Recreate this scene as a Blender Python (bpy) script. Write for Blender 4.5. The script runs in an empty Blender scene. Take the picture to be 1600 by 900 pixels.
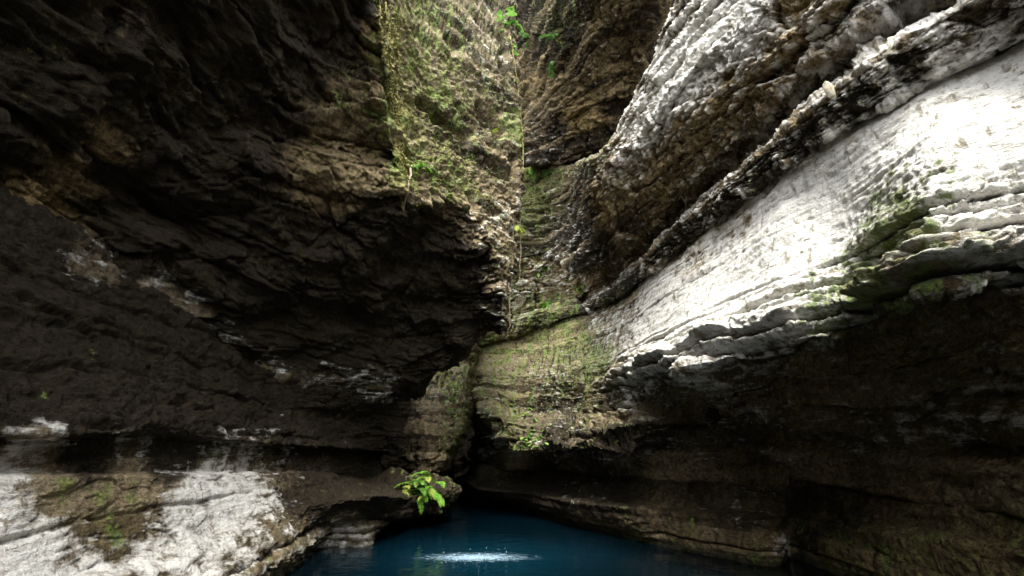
import bpy, math, random
import numpy as np
from mathutils import Vector, Matrix

# ------------------------------------------------------------------ camera, sky, sun
SC = bpy.context.scene
COL = SC.collection
EYE = 1.6
PITCH = math.radians(19.0)
CP, SP = math.cos(PITCH), math.sin(PITCH)
cam_d = bpy.data.cameras.new("camera")
cam = bpy.data.objects.new("camera", cam_d); COL.objects.link(cam)
cam_d.sensor_width = 36.0; cam_d.lens = 16.0
cam_d.clip_start = 0.05; cam_d.clip_end = 2000.0
cam.location = (0, 0, EYE); cam.rotation_euler = (math.pi/2 + PITCH, 0, 0)
SC.camera = cam

SUN_EL, SUN_AZ = 59.0, 176.0          # compass azimuth measured from +Y towards +X: the sun stands high behind the camera
world = bpy.data.worlds.new("World"); SC.world = world
world.use_nodes = True
nt = world.node_tree; nt.nodes.clear()
w_out = nt.nodes.new("ShaderNodeOutputWorld"); w_bg = nt.nodes.new("ShaderNodeBackground")
w_sky = nt.nodes.new("ShaderNodeTexSky"); w_sky.sky_type = 'NISHITA'; w_sky.sun_disc = False
w_sky.sun_elevation = math.radians(SUN_EL); w_sky.sun_rotation = math.radians(SUN_AZ)
w_hs = nt.nodes.new("ShaderNodeHueSaturation"); w_hs.inputs['Saturation'].default_value = 0.12
nt.links.new(w_sky.outputs[0], w_hs.inputs['Color']); nt.links.new(w_hs.outputs[0], w_bg.inputs[0])
w_bg.inputs[1].default_value = 0.13
nt.links.new(w_bg.outputs[0], w_out.inputs[0])

sun_d = bpy.data.lights.new("sun", 'SUN'); sun = bpy.data.objects.new("sun", sun_d); COL.objects.link(sun)
sun_d.energy = 1.5; sun_d.angle = math.radians(26); sun_d.color = (1.0, 0.965, 0.895)
_a, _e = math.radians(SUN_AZ), math.radians(SUN_EL)
to_sun = Vector((math.sin(_a)*math.cos(_e), math.cos(_a)*math.cos(_e), math.sin(_e)))
sun.rotation_euler = to_sun.to_track_quat('Z', 'Y').to_euler()
sun.location = to_sun * 60

SC.view_settings.view_transform = 'Standard'; SC.view_settings.look = 'None'
SC.view_settings.exposure = 3.15; SC.view_settings.gamma = 1.0
SC.view_settings.use_curve_mapping = False
SC.cycles.max_bounces = 8; SC.cycles.diffuse_bounces = 5

# ------------------------------------------------------------------ survey helper: a sighting (px, py) plus one known measure gives a point
F = 16.0/36.0*1600
def W(px, py, Z=None, Y=None, X=None, t=None):
    x = (px-800)/F; y = (450-py)/F
    f = CP - y*SP; u = SP + y*CP
    if t is None:
        if Z is not None: t = (Z-EYE)/u
        elif Y is not None: t = Y/f
        else: t = X/x
    return np.array([x*t, f*t, EYE+u*t])
def project(P):
    d = P - np.array([0, 0, EYE])
    fz = d[:, 1]*CP + d[:, 2]*SP
    fz2 = np.maximum(fz, 0.4)
    return 800 + F*d[:, 0]/fz2, 450 - F*(d[:, 2]*CP - d[:, 1]*SP)/fz2

# ------------------------------------------------------------------ noise
def _hash(ix, iy, iz, seed):
    h = (ix.astype(np.uint32)*np.uint32(374761393) + iy.astype(np.uint32)*np.uint32(668265263)
         + iz.astype(np.uint32)*np.uint32(2147483647) + np.uint32((seed*974711+12345) & 0xffffffff))
    h ^= h >> np.uint32(13); h *= np.uint32(1274126177); h ^= h >> np.uint32(16)
    h *= np.uint32(2246822519); h ^= h >> np.uint32(13)
    return h
_r = np.random.RandomState(5)
_G = _r.normal(size=(1024, 3)); _G /= np.linalg.norm(_G, axis=1)[:, None]; _G = _G.astype(np.float32)
def perlin(p, seed=0):
    p = p.astype(np.float32)
    i = np.floor(p).astype(np.int64); f = p - i
    w = f*f*f*(f*(f*6-15)+10)
    res = np.zeros(len(p), np.float32)
    for dx in (0, 1):
        wx = w[:, 0] if dx else 1-w[:, 0]
        for dy in (0, 1):
            wy = wx*(w[:, 1] if dy else 1-w[:, 1])
            for dz in (0, 1):
                wz = wy*(w[:, 2] if dz else 1-w[:, 2])
                g = _G[_hash(i[:, 0]+dx, i[:, 1]+dy, i[:, 2]+dz, seed) & 1023]
                res += wz*(g[:, 0]*(f[:, 0]-dx)+g[:, 1]*(f[:, 1]-dy)+g[:, 2]*(f[:, 2]-dz))
    return res*1.6
def fbm(p, octv=4, gain=.5, seed=0, lac=2.03):
    a, s, q = 1.0, np.zeros(len(p), np.float32), p.astype(np.float32)
    for k in range(octv):
        s += a*perlin(q, seed+k*7); q = q*lac + 3.7; a *= gain
    return s
def ridged(p, octv=4, gain=.5, seed=0):
    a, s, q = 1.0, np.zeros(len(p), np.float32), p.astype(np.float32)
    for k in range(octv):
        s += a*(1-2*np.abs(perlin(q, seed+k*7))); q = q*2.1 + 5.1; a *= gain
    return s*.6
def worley(p, seed=0):
    p = p.astype(np.float32); i = np.floor(p).astype(np.int64)
    f1 = np.full(len(p), 9., np.float32); f2 = f1.copy(); cid = np.zeros(len(p), np.float32); tilt = cid.copy()
    for dx in (-1, 0, 1):
        for dy in (-1, 0, 1):
            for dz in (-1, 0, 1):
                h = _hash(i[:, 0]+dx, i[:, 1]+dy, i[:, 2]+dz, seed)
                q = np.stack([i[:, 0]+dx+(h & 255)/255., i[:, 1]+dy+((h >> 8) & 255)/255., i[:, 2]+dz+((h >> 16) & 255)/255.], 1)
                d = np.sqrt(((p-q)**2).sum(1)).astype(np.float32)
                c = ((h >> 20) & 1023)/1023.
                nw = d < f1
                f2 = np.where(nw, f1, np.minimum(f2, d)); cid = np.where(nw, c, cid).astype(np.float32)
                g = _G[(h >> 3) & 1023]
                tl = ((p-q)*g).sum(1)
                tilt = np.where(nw, tl, tilt).astype(np.float32)
                f1 = np.where(nw, d, f1)
    return f1, f2, cid, tilt
def smooth(a, b, x):
    t = np.clip((x-a)/(b-a), 0, 1); return t*t*(3-2*t)

# beds of the limestone: every wall of the gorge is cut through the same horizontal layers
_r = np.random.RandomState(11)
_bz = [-1.0]
while _bz[-1] < 22: _bz.append(_bz[-1] + _r.choice([.1, .16, .22, .3, .42, .6], p=[.2, .25, .2, .15, .12, .08]))
BEDZ = np.array(_bz); BEDO = _r.uniform(-1, 1, len(BEDZ))
def strata(P, seed=0):
    z = P[:, 2] + .06*fbm(P*np.array([.5, .5, .5]), 3, seed=seed) + .02*perlin(P*3, seed+3)
    k = np.clip(np.searchsorted(BEDZ, z)-1, 0, len(BEDZ)-2)
    lo, hi = BEDZ[k], BEDZ[k+1]; th = hi-lo
    along = perlin(np.stack([P[:, 0]*.9, P[:, 1]*.9, k*7.3], 1), seed+9)
    o = BEDO[k] + .8*along
    k2 = np.clip(k-1, 0, None)
    along2 = perlin(np.stack([P[:, 0]*.9, P[:, 1]*.9, k2*7.3], 1), seed+9)
    o2 = BEDO[k2] + .8*along2
    e = np.minimum(.03, th*.3)
    s = smooth(0, 1, (z-lo)/e)
    groove = np.exp(-((z-lo)/.02)**2) + np.exp(-((hi-z)/.02)**2)
    _h = ((k*7919+13) % 97)/97.
    return o2*(1-s)+o*s - .5*groove, np.clip(.5+.35*(_h-.5)*2+.35*along, 0, 1)

# ------------------------------------------------------------------ mesh building
def mesh_obj(name, verts, faces, mat, parent=None, attrs=None, smooth_=True):
    me = bpy.data.meshes.new(name)
    verts = np.asarray(verts, np.float32)
    if isinstance(faces, np.ndarray):
        me.vertices.add(len(verts)); me.vertices.foreach_set('co', verts.ravel())
        n = faces.shape[1]
        me.loops.add(faces.size); me.loops.foreach_set('vertex_index', faces.ravel().astype(np.int32))
        me.polygons.add(len(faces))
        me.polygons.foreach_set('loop_start', np.arange(0, faces.size, n, dtype=np.int32))
        me.polygons.foreach_set('loop_total', np.full(len(faces), n, np.int32))
        me.update(calc_edges=True)
    else:
        me.from_pydata([tuple(v) for v in verts], [], faces)
    if attrs:
        for k, v in attrs.items():
            a = me.color_attributes.new(k, 'FLOAT_COLOR', 'POINT')
            a.data.foreach_set('color', np.asarray(v, np.float32).ravel())
    me.polygons.foreach_set('use_smooth', np.full(len(me.polygons), smooth_))
    me.materials.append(mat)
    o = bpy.data.objects.new(name, me); COL.objects.link(o)
    if parent is not None:
        o.parent = parent
        o.matrix_parent_inverse = Matrix.Translation(parent.location).inverted()
    return o
def tag(o, label=None, cat=None, group=None, kind=None):
    if label: o['label'] = label
    if cat: o['category'] = cat
    if group: o['group'] = group
    if kind: o['kind'] = kind
    return o
def empty(name, loc):
    o = bpy.data.objects.new(name, None); COL.objects.link(o); o.location = loc
    o.empty_display_size = .2
    return o

def catmull(C, counts):
    """C (K,3) control points -> dense points, counts[i] steps per span."""
    K = len(C); out = []
    D = np.zeros_like(C)
    for i in range(1, K-1):
        D[i] = (C[i+1]-C[i-1])*.5
        m = min(np.linalg.norm(C[i+1]-C[i]), np.linalg.norm(C[i]-C[i-1]))
        n = np.linalg.norm(D[i])
        if n > m*1.0: D[i] *= m/n
    D[0] = C[1]-C[0]; D[-1] = C[-1]-C[-2]
    for i in range(K-1):
        t = np.arange(counts[i])/counts[i]; t = t[:, None]
        h00 = 2*t**3-3*t**2+1; h10 = t**3-2*t**2+t; h01 = -2*t**3+3*t**2; h11 = t**3-t**2
        out.append(h00*C[i]+h10*D[i]+h01*C[i+1]+h11*D[i+1])
    out.append(C[-1][None])
    return np.concatenate(out)
def blur(A, n):
    for _ in range(n):
        B = A.copy(); B[1:-1] = (A[:-2]+2*A[1:-1]+A[2:])/4; A = B
        B = A.copy(); B[:, 1:-1] = (A[:, :-2]+2*A[:, 1:-1]+A[:, 2:])/4; A = B
    return A
def zone_field(px, py, ctrl, n):
    """soft mix of control values placed over the wall: rows (x, y, radius, v0..)"""
    c = np.array(ctrl, np.float32)
    num = np.zeros((len(px), n), np.float32); den = np.zeros(len(px), np.float32)+1e-9
    for r in c:
        w = np.exp(-(((px-r[0])**2+(py-r[1])**2)/(2*r[2]**2)))**1.0 + 1e-6/(1+((px-r[0])**2+(py-r[1])**2)/1e4)
        w = w/r[2]**1.6
        num += w[:, None]*r[3:3+n]; den += w
    return num/den[:, None]

KEYS = ['big', 'mid', 'strat', 'block', 'flute', 'fine']
def rock_sheet(name, rails, colcounts, rows, params, zones, parts, mat, root, seed=0, pre=None, out=(0, 0, 0), zadd=None, flmask=None):
    """rails: list of (K,3) arrays; rows[i]: steps between rail i and i+1; params[i]: displacement weights at rail i;
    parts: list of (first rail, last rail, part name)."""
    dense = [catmull(np.array(r), colcounts) for r in rails]
    G, PR, starts = [], [], []
    for i in range(len(rails)-1):
        starts.append(len(G))
        for k in range(rows[i]):
            t = k/rows[i]
            G.append(dense[i]*(1-t)+dense[i+1]*t)
            PR.append(np.array(params[i])*(1-t)+np.array(params[i+1])*t)
    starts.append(len(G)); G.append(dense[-1]); PR.append(np.array(params[-1]))
    G = np.array(G); PR = np.array(PR)
    R, N = G.shape[:2]
    G = blur(G, 2)
    dr = np.gradient(G, axis=0); dc = np.gradient(G, axis=1)
    Nn = np.cross(dc, dr); Nn /= np.linalg.norm(Nn, axis=2)[:, :, None]+1e-9
    c = G.mean((0, 1)); ref = np.array(out)-G
    if (Nn*ref).sum(2).mean() < 0: Nn = -Nn
    Nn = blur(Nn, 6); Nn /= np.linalg.norm(Nn, axis=2)[:, :, None]+1e-9
    P = G.reshape(-1, 3); Nv = Nn.reshape(-1, 3)
    pr = np.repeat(PR, N, axis=0)
    px, py = project(P)
    Z = zone_field(px, py, zones, 5)            # white, moss, ochre, dark lichen and painted shade, roughness
    if zadd is not None:
        ZA = []
        for i in range(len(rails)-1):
            for k in range(rows[i]): ZA.append(np.array(zadd[i])*(1-k/rows[i])+np.array(zadd[i+1])*(k/rows[i]))
        ZA.append(np.array(zadd[-1])); Z = np.clip(Z+np.repeat(np.array(ZA), N, axis=0), 0, 2)
    if pre is not None: P = P + Nv*pre(P, px, py)[:, None]
    warp = np.stack([fbm(P*.8, 3, seed=seed+31), fbm(P*.8, 3, seed=seed+32), fbm(P*.8, 3, seed=seed+33)], 1)
    Q = P + .25*warp
    hor = np.array([1, 1, 2.2])
    d = pr[:, 0]*fbm(Q*.55*hor, 3, seed=seed)*.5
    d += pr[:, 1]*(.6*fbm(Q*1.7*hor, 4, .55, seed=seed+40)+.5*ridged(Q*2.3*hor, 4, .5, seed=seed+44))
    st, bed = strata(P, seed+60)
    d += pr[:, 2]*st*(1 if flmask is None else 1-.19*flmask(px, py))
    fac = np.zeros(len(P), np.float32)
    for k, (sc, am) in enumerate(((1.1, 1.0), (2.6, .5), (6.0, .25), (13.0, .12))):
        Qs = P + (.22*warp if k < 2 else .08*warp)
        f1, f2, cid, tl = worley(Qs*sc*np.array([1, 1, 1.9]), seed+70+k)
        fac += am*((cid-.5)*.7 + 1.5*tl - .25*np.exp(-((f2-f1)/.05)**2))
    d += pr[:, 3]*fac*Z[:, 4]
    fl = P*np.array([5.5, 5.5, .75]) + .5*warp
    flu = ridged(fl, 3, .55, seed+80)-.2
    d += pr[:, 4]*flu*(1 if flmask is None else 1+flmask(px, py))
    scr = ridged(P*np.array([1.6, 1.6, 24.]) + .5*warp, 4, .6, seed+85)
    fine = fbm(P*np.array([7., 7., 11.]), 4, .62, seed+90)
    d += pr[:, 5]*(.7*fine*Z[:, 4] - (.18+.28*np.minimum(Z[:, 0], 1))*(scr-.6)*(1 if flmask is None else 1-.2*flmask(px, py)))
    P2 = P + Nv*d[:, None]
    rel = d/(pr[:, :6].sum(1)+1e-4)
    P2 = P2.reshape(R, N, 3)
    relg = rel.reshape(R, N)
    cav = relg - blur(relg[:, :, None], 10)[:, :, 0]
    A = np.concatenate([Z[:, :4]], 1)
    B = np.stack([np.clip(.5+.9*rel, 0, 1), np.clip(.5+2.2*cav.ravel(), 0, 1), np.clip(scr*.6, 0, 1), bed], 1)
    A = A.reshape(R, N, 4); B = B.reshape(R, N, 4)
    for (r0, r1, pname) in parts:
        a, b = starts[r0], starts[r1]+1
        n = b-a
        idx = np.arange(n*N).reshape(n, N)
        fc = np.stack([idx[:-1, :-1], idx[:-1, 1:], idx[1:, 1:], idx[1:, :-1]], 2).reshape(-1, 4)
        mesh_obj(pname, P2[a:b].reshape(-1, 3), fc, mat, root, {'zone': A[a:b].reshape(-1, 4), 'relief': B[a:b].reshape(-1, 4)})
    return dict(starts=starts, Z=Z.reshape(R, N, 5), G=P2, N=Nn, px=px.reshape(R, N), py=py.reshape(R, N))

# ------------------------------------------------------------------ materials
class NT:
    def __init__(s, name):
        s.m = bpy.data.materials.new(name); s.m.use_nodes = True
        s.t = s.m.node_tree; s.t.nodes.clear()
        s.out = s.n('ShaderNodeOutputMaterial'); s.b = s.n('ShaderNodeBsdfPrincipled')
        s.l(s.b.outputs[0], s.out.inputs[0])
    def n(s, typ, **kw):
        x = s.t.nodes.new(typ)
        for k, v in kw.items(): setattr(x, k, v)
        return x
    def l(s, a, b): s.t.links.new(a, b)
    def val(s, sock, v):
        if isinstance(v, (int, float, tuple)): sock.default_value = v
        else: s.l(v, sock)
    def math(s, op, a, b=0.0, clamp=False):
        x = s.n('ShaderNodeMath', operation=op, use_clamp=clamp); s.val(x.inputs[0], a); s.val(x.inputs[1], b); return x.outputs[0]
    def noise(s, vec, scale, detail=4, rough=.55, dist=0.0):
        x = s.n('ShaderNodeTexNoise'); s.l(vec, x.inputs['Vector'])
        x.inputs['Scale'].default_value = scale; x.inputs['Detail'].default_value = detail
        x.inputs['Roughness'].default_value = rough; x.inputs['Distortion'].default_value = dist
        return x.outputs['Fac']
    def step(s, v, a, b):
        x = s.n('ShaderNodeMapRange', interpolation_type='SMOOTHSTEP'); s.val(x.inputs[0], v)
        s.val(x.inputs[1], a); s.val(x.inputs[2], b); return x.outputs[0]
    def mix(s, f, a, b, blend='MIX'):
        x = s.n('ShaderNodeMix', data_type='RGBA', blend_type=blend); s.val(x.inputs[0], f)
        for sock, v in ((x.inputs[6], a), (x.inputs[7], b)):
            if isinstance(v, tuple): sock.default_value = (*v, 1.0)
            else: s.l(v, sock)
        return x.outputs[2]
    def map(s, vec, scale):
        x = s.n('ShaderNodeMapping'); s.l(vec, x.inputs[0]); x.inputs['Scale'].default_value = scale; return x.outputs[0]

def rock_material(name, bumpk=1.0):
    t = NT(name)
    co = t.n('ShaderNodeNewGeometry').outputs['Position']
    zn = t.n('ShaderNodeVertexColor', layer_name='zone'); rl = t.n('ShaderNodeVertexColor', layer_name='relief')
    zs = t.n('ShaderNodeSeparateColor'); t.l(zn.outputs[0], zs.inputs[0])
    rs = t.n('ShaderNodeSeparateColor'); t.l(rl.outputs[0], rs.inputs[0])
    zW, zM, zO, zD = zs.outputs[0], zs.outputs[1], zs.outputs[2], zn.outputs[1]
    rel, cav = rs.outputs[0], rs.outputs[1]
    bed = rl.outputs[1]
    n1 = t.noise(co, 1.3, 6, .6, .4); n2 = t.noise(co, 5, 6, .65, .3); n3 = t.noise(co, 17, 5, .7); n4 = t.noise(co, 55, 3, .7)
    hz = t.map(co, (2.5, 2.5, 16)); nh = t.noise(hz, 1.0, 6, .65, .3)      # bedding streaks
    vt = t.map(co, (7, 7, .8)); nv = t.noise(vt, 1.0, 5, .6, .3)          # drip streaks
    # brown/grey base stone
    base = t.mix(n2, (.050, .036, .017), (.175, .132, .066))
    base = t.mix(t.step(n1, .42, .62), base, (.10, .09, .070))
    base = t.mix(t.math('MULTIPLY', t.step(n3, .52, .78), .4), base, (.24, .20, .135))
    base = t.mix(t.step(bed, .35, .95), t.mix(.7, base, (.025, .020, .013)), t.mix(.5, base, (.27, .22, .145)))   # each bed has its own tone
    base = t.mix(t.math('MULTIPLY', t.step(n4, .56, .70), .35), base, (.03, .024, .016))
    # ochre iron stain
    oc = t.step(t.math('ADD', t.math('MULTIPLY', n1, .9), t.math('MULTIPLY', n2, .5)), .55, .85)
    om = t.math('MULTIPLY', t.math('ADD', zO, t.math('MULTIPLY', oc, zO)), .6, True)
    base = t.mix(om, base, t.mix(n3, (.105, .070, .026), (.27, .20, .095)))
    # dark lichen, plus shade painted into recesses, underside and back wall
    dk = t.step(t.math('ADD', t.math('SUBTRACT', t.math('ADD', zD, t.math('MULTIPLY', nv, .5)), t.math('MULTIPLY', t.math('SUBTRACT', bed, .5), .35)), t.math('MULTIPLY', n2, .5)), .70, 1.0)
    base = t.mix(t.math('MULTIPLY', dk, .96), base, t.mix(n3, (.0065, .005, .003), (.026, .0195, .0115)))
    # pale calcite crust
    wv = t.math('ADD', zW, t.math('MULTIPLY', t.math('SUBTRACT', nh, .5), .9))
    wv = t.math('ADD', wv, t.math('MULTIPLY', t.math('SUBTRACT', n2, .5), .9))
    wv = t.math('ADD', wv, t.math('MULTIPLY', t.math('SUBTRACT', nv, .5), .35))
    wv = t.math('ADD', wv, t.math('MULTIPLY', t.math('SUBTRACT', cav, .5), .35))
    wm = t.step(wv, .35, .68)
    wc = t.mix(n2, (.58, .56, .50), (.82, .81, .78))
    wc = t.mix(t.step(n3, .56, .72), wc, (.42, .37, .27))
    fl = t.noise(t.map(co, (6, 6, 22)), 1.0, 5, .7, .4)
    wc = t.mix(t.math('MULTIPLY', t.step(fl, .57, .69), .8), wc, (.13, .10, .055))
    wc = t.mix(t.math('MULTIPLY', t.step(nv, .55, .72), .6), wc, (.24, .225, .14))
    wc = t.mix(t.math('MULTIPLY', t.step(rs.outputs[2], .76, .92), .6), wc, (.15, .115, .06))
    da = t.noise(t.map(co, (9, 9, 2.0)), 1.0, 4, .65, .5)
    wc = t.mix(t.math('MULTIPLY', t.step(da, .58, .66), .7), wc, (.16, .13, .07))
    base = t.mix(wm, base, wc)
    # moss and algae
    mv = t.math('ADD', zM, t.math('MULTIPLY', t.math('SUBTRACT', n2, .5), 1.3))
    mv = t.math('ADD', mv, t.math('MULTIPLY', t.math('SUBTRACT', n3, .5), .9))
    mv = t.math('ADD', mv, t.math('MULTIPLY', t.math('SUBTRACT', nv, .5), 1.1))
    mm = t.math('MULTIPLY', t.step(mv, .42, .72), .9)
    mc = t.mix(n3, (.028, .050, .011), (.15, .20, .045))
    mc = t.mix(t.step(n1, .45, .65), mc, (.17, .165, .06))
    base = t.mix(mm, base, mc)
    # fine mottling of the grains, stronger on the bare stone than on the crust
    gv = t.math('ADD', t.math('MULTIPLY', n3, .55), t.math('MULTIPLY', n4, .45))
    gm = t.n('ShaderNodeMapRange'); t.l(gv, gm.inputs[0]); gm.inputs[1].default_value = .38; gm.inputs[2].default_value = .64
    gm.inputs[3].default_value = .36; gm.inputs[4].default_value = 1.9
    gw = t.n('ShaderNodeMapRange'); t.l(gv, gw.inputs[0]); gw.inputs[1].default_value = .36; gw.inputs[2].default_value = .60
    gw.inputs[3].default_value = .72; gw.inputs[4].default_value = 1.08
    gk = t.n('ShaderNodeMix', data_type='FLOAT'); t.l(wm, gk.inputs[0]); t.l(gm.outputs[0], gk.inputs[2]); t.l(gw.outputs[0], gk.inputs[3])
    base = t.mix(1.0, base, gk.outputs[0], 'MULTIPLY')
    # dirt in the cracks, pale specks
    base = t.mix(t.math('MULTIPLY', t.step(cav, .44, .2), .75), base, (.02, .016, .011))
    base = t.mix(t.math('MULTIPLY', t.step(n4, .66, .74), .25), base, (.4, .36, .28))
    sz = t.n('ShaderNodeSeparateXYZ'); t.l(co, sz.inputs[0])
    wet = t.step(t.math('ADD', sz.outputs[2], t.math('MULTIPLY', t.math('SUBTRACT', n2, .5), .35)), .16, .03)   # wet, algae dark tide line
    base = t.mix(t.math('MULTIPLY', wet, .75), base, (.022, .022, .012))
    t.l(base, t.b.inputs['Base Color'])
    rg = t.n('ShaderNodeMapRange'); t.l(n2, rg.inputs[0]); rg.inputs[3].default_value = .55; rg.inputs[4].default_value = .95
    t.l(rg.outputs[0], t.b.inputs['Roughness']); t.b.inputs['Specular IOR Level'].default_value = .14
    hsum = t.math('ADD', t.math('MULTIPLY', n3, .5), t.math('MULTIPLY', n4, .25))
    hsum = t.math('ADD', hsum, t.math('MULTIPLY', nh, .4))
    bp = t.n('ShaderNodeBump'); bp.inputs['Strength'].default_value = 1.0; bp.inputs['Distance'].default_value = .075*bumpk
    t.l(hsum, bp.inputs['Height']); t.l(bp.outputs[0], t.b.inputs['Normal'])
    return t.m
ROCK = rock_material('weathered limestone')

# ------------------------------------------------------------------ the large rock masses
V = lambda *a: np.array(a, float)
def tmean(px, py, *pts):
    """a point sighted at (px, py) as far away as the mean of two others"""
    e = V(0, 0, EYE); d = W(px, py, t=1)-e
    fw = lambda p: (p[1])*CP+(p[2]-EYE)*SP
    return e + d*np.mean([fw(p) for p in pts])
def push(p, k):                      # further into the rock
    e = V(0, 0, EYE); return e+(p-e)*k

# ---- the pale cliff on the right, from the water up to its rim; columns run from the far passage to behind the viewer
# columns:      A0      A       A2      B       C       D       E       F       F2      G       H       I       J
r1 = [V(-2.2,19,0), W(745,778,0), W(790,791,0), W(835,803,0), W(900,822,0), W(980,841,0), W(1080,864,0), W(1206,885,0), V(4.15,7.65,0), V(4.2,6.2,0), V(4.2,5,0), V(4.2,3.6,0), V(4.3,-5,0)]
r0 = [p+V(.1,.2,-1.2) for p in r1]
r2 = [V(-2.2,19,.5), W(745,764,.5), W(790,768,.5), W(835,773,.5), W(900,785,.52), W(980,793,.55), W(1080,803,.55), W(1204,817,.55), V(4.2,7.65,.55), W(1350,828,X=4.25), W(1480,846,X=4.25), W(1620,868,X=4.2), V(4.4,-5,.8)]
r3 = [p+V(.28,.22,.07) for p in r2]
r4 = [p+V(.35 if i < 8 else .10,.15 if i < 8 else .05,.55) for i, p in enumerate(r3)]
r4[8] = (r4[7]+r4[9])/2+V(.05,.05,0); r4[7] = r4[7]-V(.12,.1,0)
r5 = [p+V(-.22 if i < 8 else -.15,-.12,.35 if i < 8 else .25) for i, p in enumerate(r4)]
r6 = [V(-1.6,18,1.9), W(754,656,Y=12.2), W(788,704,Y=11.2), W(838,704,Y=10.6), W(900,698,Y=9.3), W(970,694,Y=8.1), W(1060,688,X=2.75), W(1140,662,X=3.1), W(1190,648,X=3.25), W(1330,610,X=3.9), W(1480,592,X=4.0), W(1640,582,X=4.05), V(4.5,-5,2.0)]
r6b= [V(-1.5,18,2.3), W(750,638,Y=12.6), W(792,655,Y=11.3), W(842,665,Y=11.0), W(900,664,Y=10.2), W(970,650,Y=8.5), W(1062,630,X=2.75), W(1150,610,X=3.05), W(1210,590,X=3.2), W(1338,560,X=3.8), W(1475,525,X=3.75), W(1640,520,X=3.85), V(4.3,-5,2.4)]
r7 = [V(-1.5,17,3.2), W(738,610,Y=13.2), W(795,628,Y=12.8), W(848,648,Y=12.6), W(900,632,Y=12.1), W(970,602,Z=2.66), W(1070,570,Z=2.6), W(1170,554,Z=2.58), W(1240,533,Z=2.6), W(1345,511,Z=2.68), W(1460,441,Z=2.72), W(1640,449,t=3.15), V(3.7,-5,2.8)]
r9 = [V(-1.5,17,5.1), W(735,540,Y=13.9), W(790,530,Y=13.9), W(840,511,5.05), W(905,491,5.1), W(970,463,5.1), W(1070,384,5.1), W(1150,319,5.1), W(1210,273,5.1), W(1290,219,5.1), W(1430,140,5.1), W(1610,53,5.1), V(4.9,-5,5.1)]
r8xy = [None, (738,575), (793,580), (846,588), (903,565), (972,545), (1072,490), (1162,450), (1232,410), (1330,350), (1455,262), (1640,222), None]
r8 = [tmean(q[0], q[1], r7[i], r9[i]) if q else (r7[i]+r9[i])/2 for i, q in enumerate(r8xy)]
r8[10] = push(r8[10], .965); r8[11] = push(r8[11], .95)
r7[10] = push(r7[10], 1.04); r7[9] = push(r7[9], .99)
r9b = [push(p, 1.07)+V(.06,0,.03) for p in r9]
r10 = [push(p, .98 if i < 5 else .965)+V(0,0,.02) for i, p in enumerate(r9)]
r11 = [V(-1.5,17,5.5), W(735,520,Y=13.6), W(790,505,Y=13.6), W(842,487,Y=13.5), W(902,476,Z=5.45), W(960,447,Z=5.45), W(1045,367,Z=5.45), W(1120,300,Z=5.45), W(1185,242,Z=5.45), W(1270,167,Z=5.45), W(1400,67,Z=5.45), W(1570,-42,Z=5.45), V(4.5,-5,5.45)]
r11 = [push(p, .985) for p in r11]
r12 = [push(p, 1.09)+V(.05,.05,.06) for p in r11]
r13xy = [None, (745,420), (795,410), (850,400), (902,425), (955,405), (1030,347), (1097,280), (1157,217), (1240,137), (1370,32), (1520,-80), None]
r13 = [V(-1.5,17,6.3)] + [(W(q[0], q[1], Y=13.9) if i < 4 else W(q[0], q[1], Z=6.2)) for i, q in enumerate(r13xy) if q] + [V(4.6,-5,6.2)]
r12b = [p*.5+q*.5+V(.30,.2,0) for p, q in zip(r12, r13)]
r13a = [p+V(.28,.2,.02) for p in r13]
r13o = [push(p, 1.0 if i < 5 else .965)+V(0,0,.08) for i, p in enumerate(r13)]
r14 = [V(-1.5,17,7.4), W(745,350,Y=14.3), W(795,335,Y=14.2), W(850,325,Y=14), W(897,322,Y=12.8), W(932,292,Z=7.3), W(985,228,Z=7.4), W(1035,167,Z=7.4), W(1085,107,Z=7.4), W(1150,42,Z=7.4), W(1250,-60,Z=7.4), W(1400,-200,Z=7.4), V(4.7,-5,7.4)]
r15 = [V(-1.5,17,9), W(745,290,Y=14.3), W(795,270,Y=14.2), W(850,262,Y=13.7), W(897,258,Y=12.3), W(930,246,Z=8.0), W(960,212,Z=8.3), W(985,165,Z=8.6), W(1010,110,Z=9.0), W(1040,45,Z=9.4), W(1090,-60,Z=9.9), W(1200,-250,Z=10.4), V(5.2,-5,10.4)]
r16 = [push(p, 1.18)+V(.6,.3,.5) for p in r15]
r17 = [p+V(2.5,2.5,1.2) for p in r16]

#      big mid strat block flute fine
pB  = [.10,.02,.04,.03,.02,.03]; pU = [.20,.03,.27,.09,.01,.045]; pDK = [.16,.03,.26,.06,.01,.04]
pWh = [.10,.010,.015,.013,.012,.03]; pL = [.10,.05,.03,.10,.01,.07]; pCr = [.10,.03,.04,.12,.02,.04]
pBr = [.20,.04,.08,.12,.02,.055]; pTop = [.14,.02,.04,.045,.02,.04]
rails = [r0, r1, r2, r3, r4, r5, r6, r6b, r7, r8, r9, r9b, r10, r11, r12, r12b, r13a, r13o, r14, r15, r16, r17]
prm   = [pB, pB, pB, pB, pDK, pDK, pU, pU, pBr if 0 else pU, pWh, pWh, pB, pL, [.10,.04,.03,.04,.01,.06], pCr, pCr, pBr, pBr, pBr, pTop, pTop, pTop]
rowsn = [6, 44, 8, 26, 26, 40, 44, 50, 80, 80, 10, 8, 50, 14, 40, 40, 10, 80, 70, 24, 10]
colsn = [20, 34, 34, 48, 56, 70, 80, 50, 70, 84, 90, 40]
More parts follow.
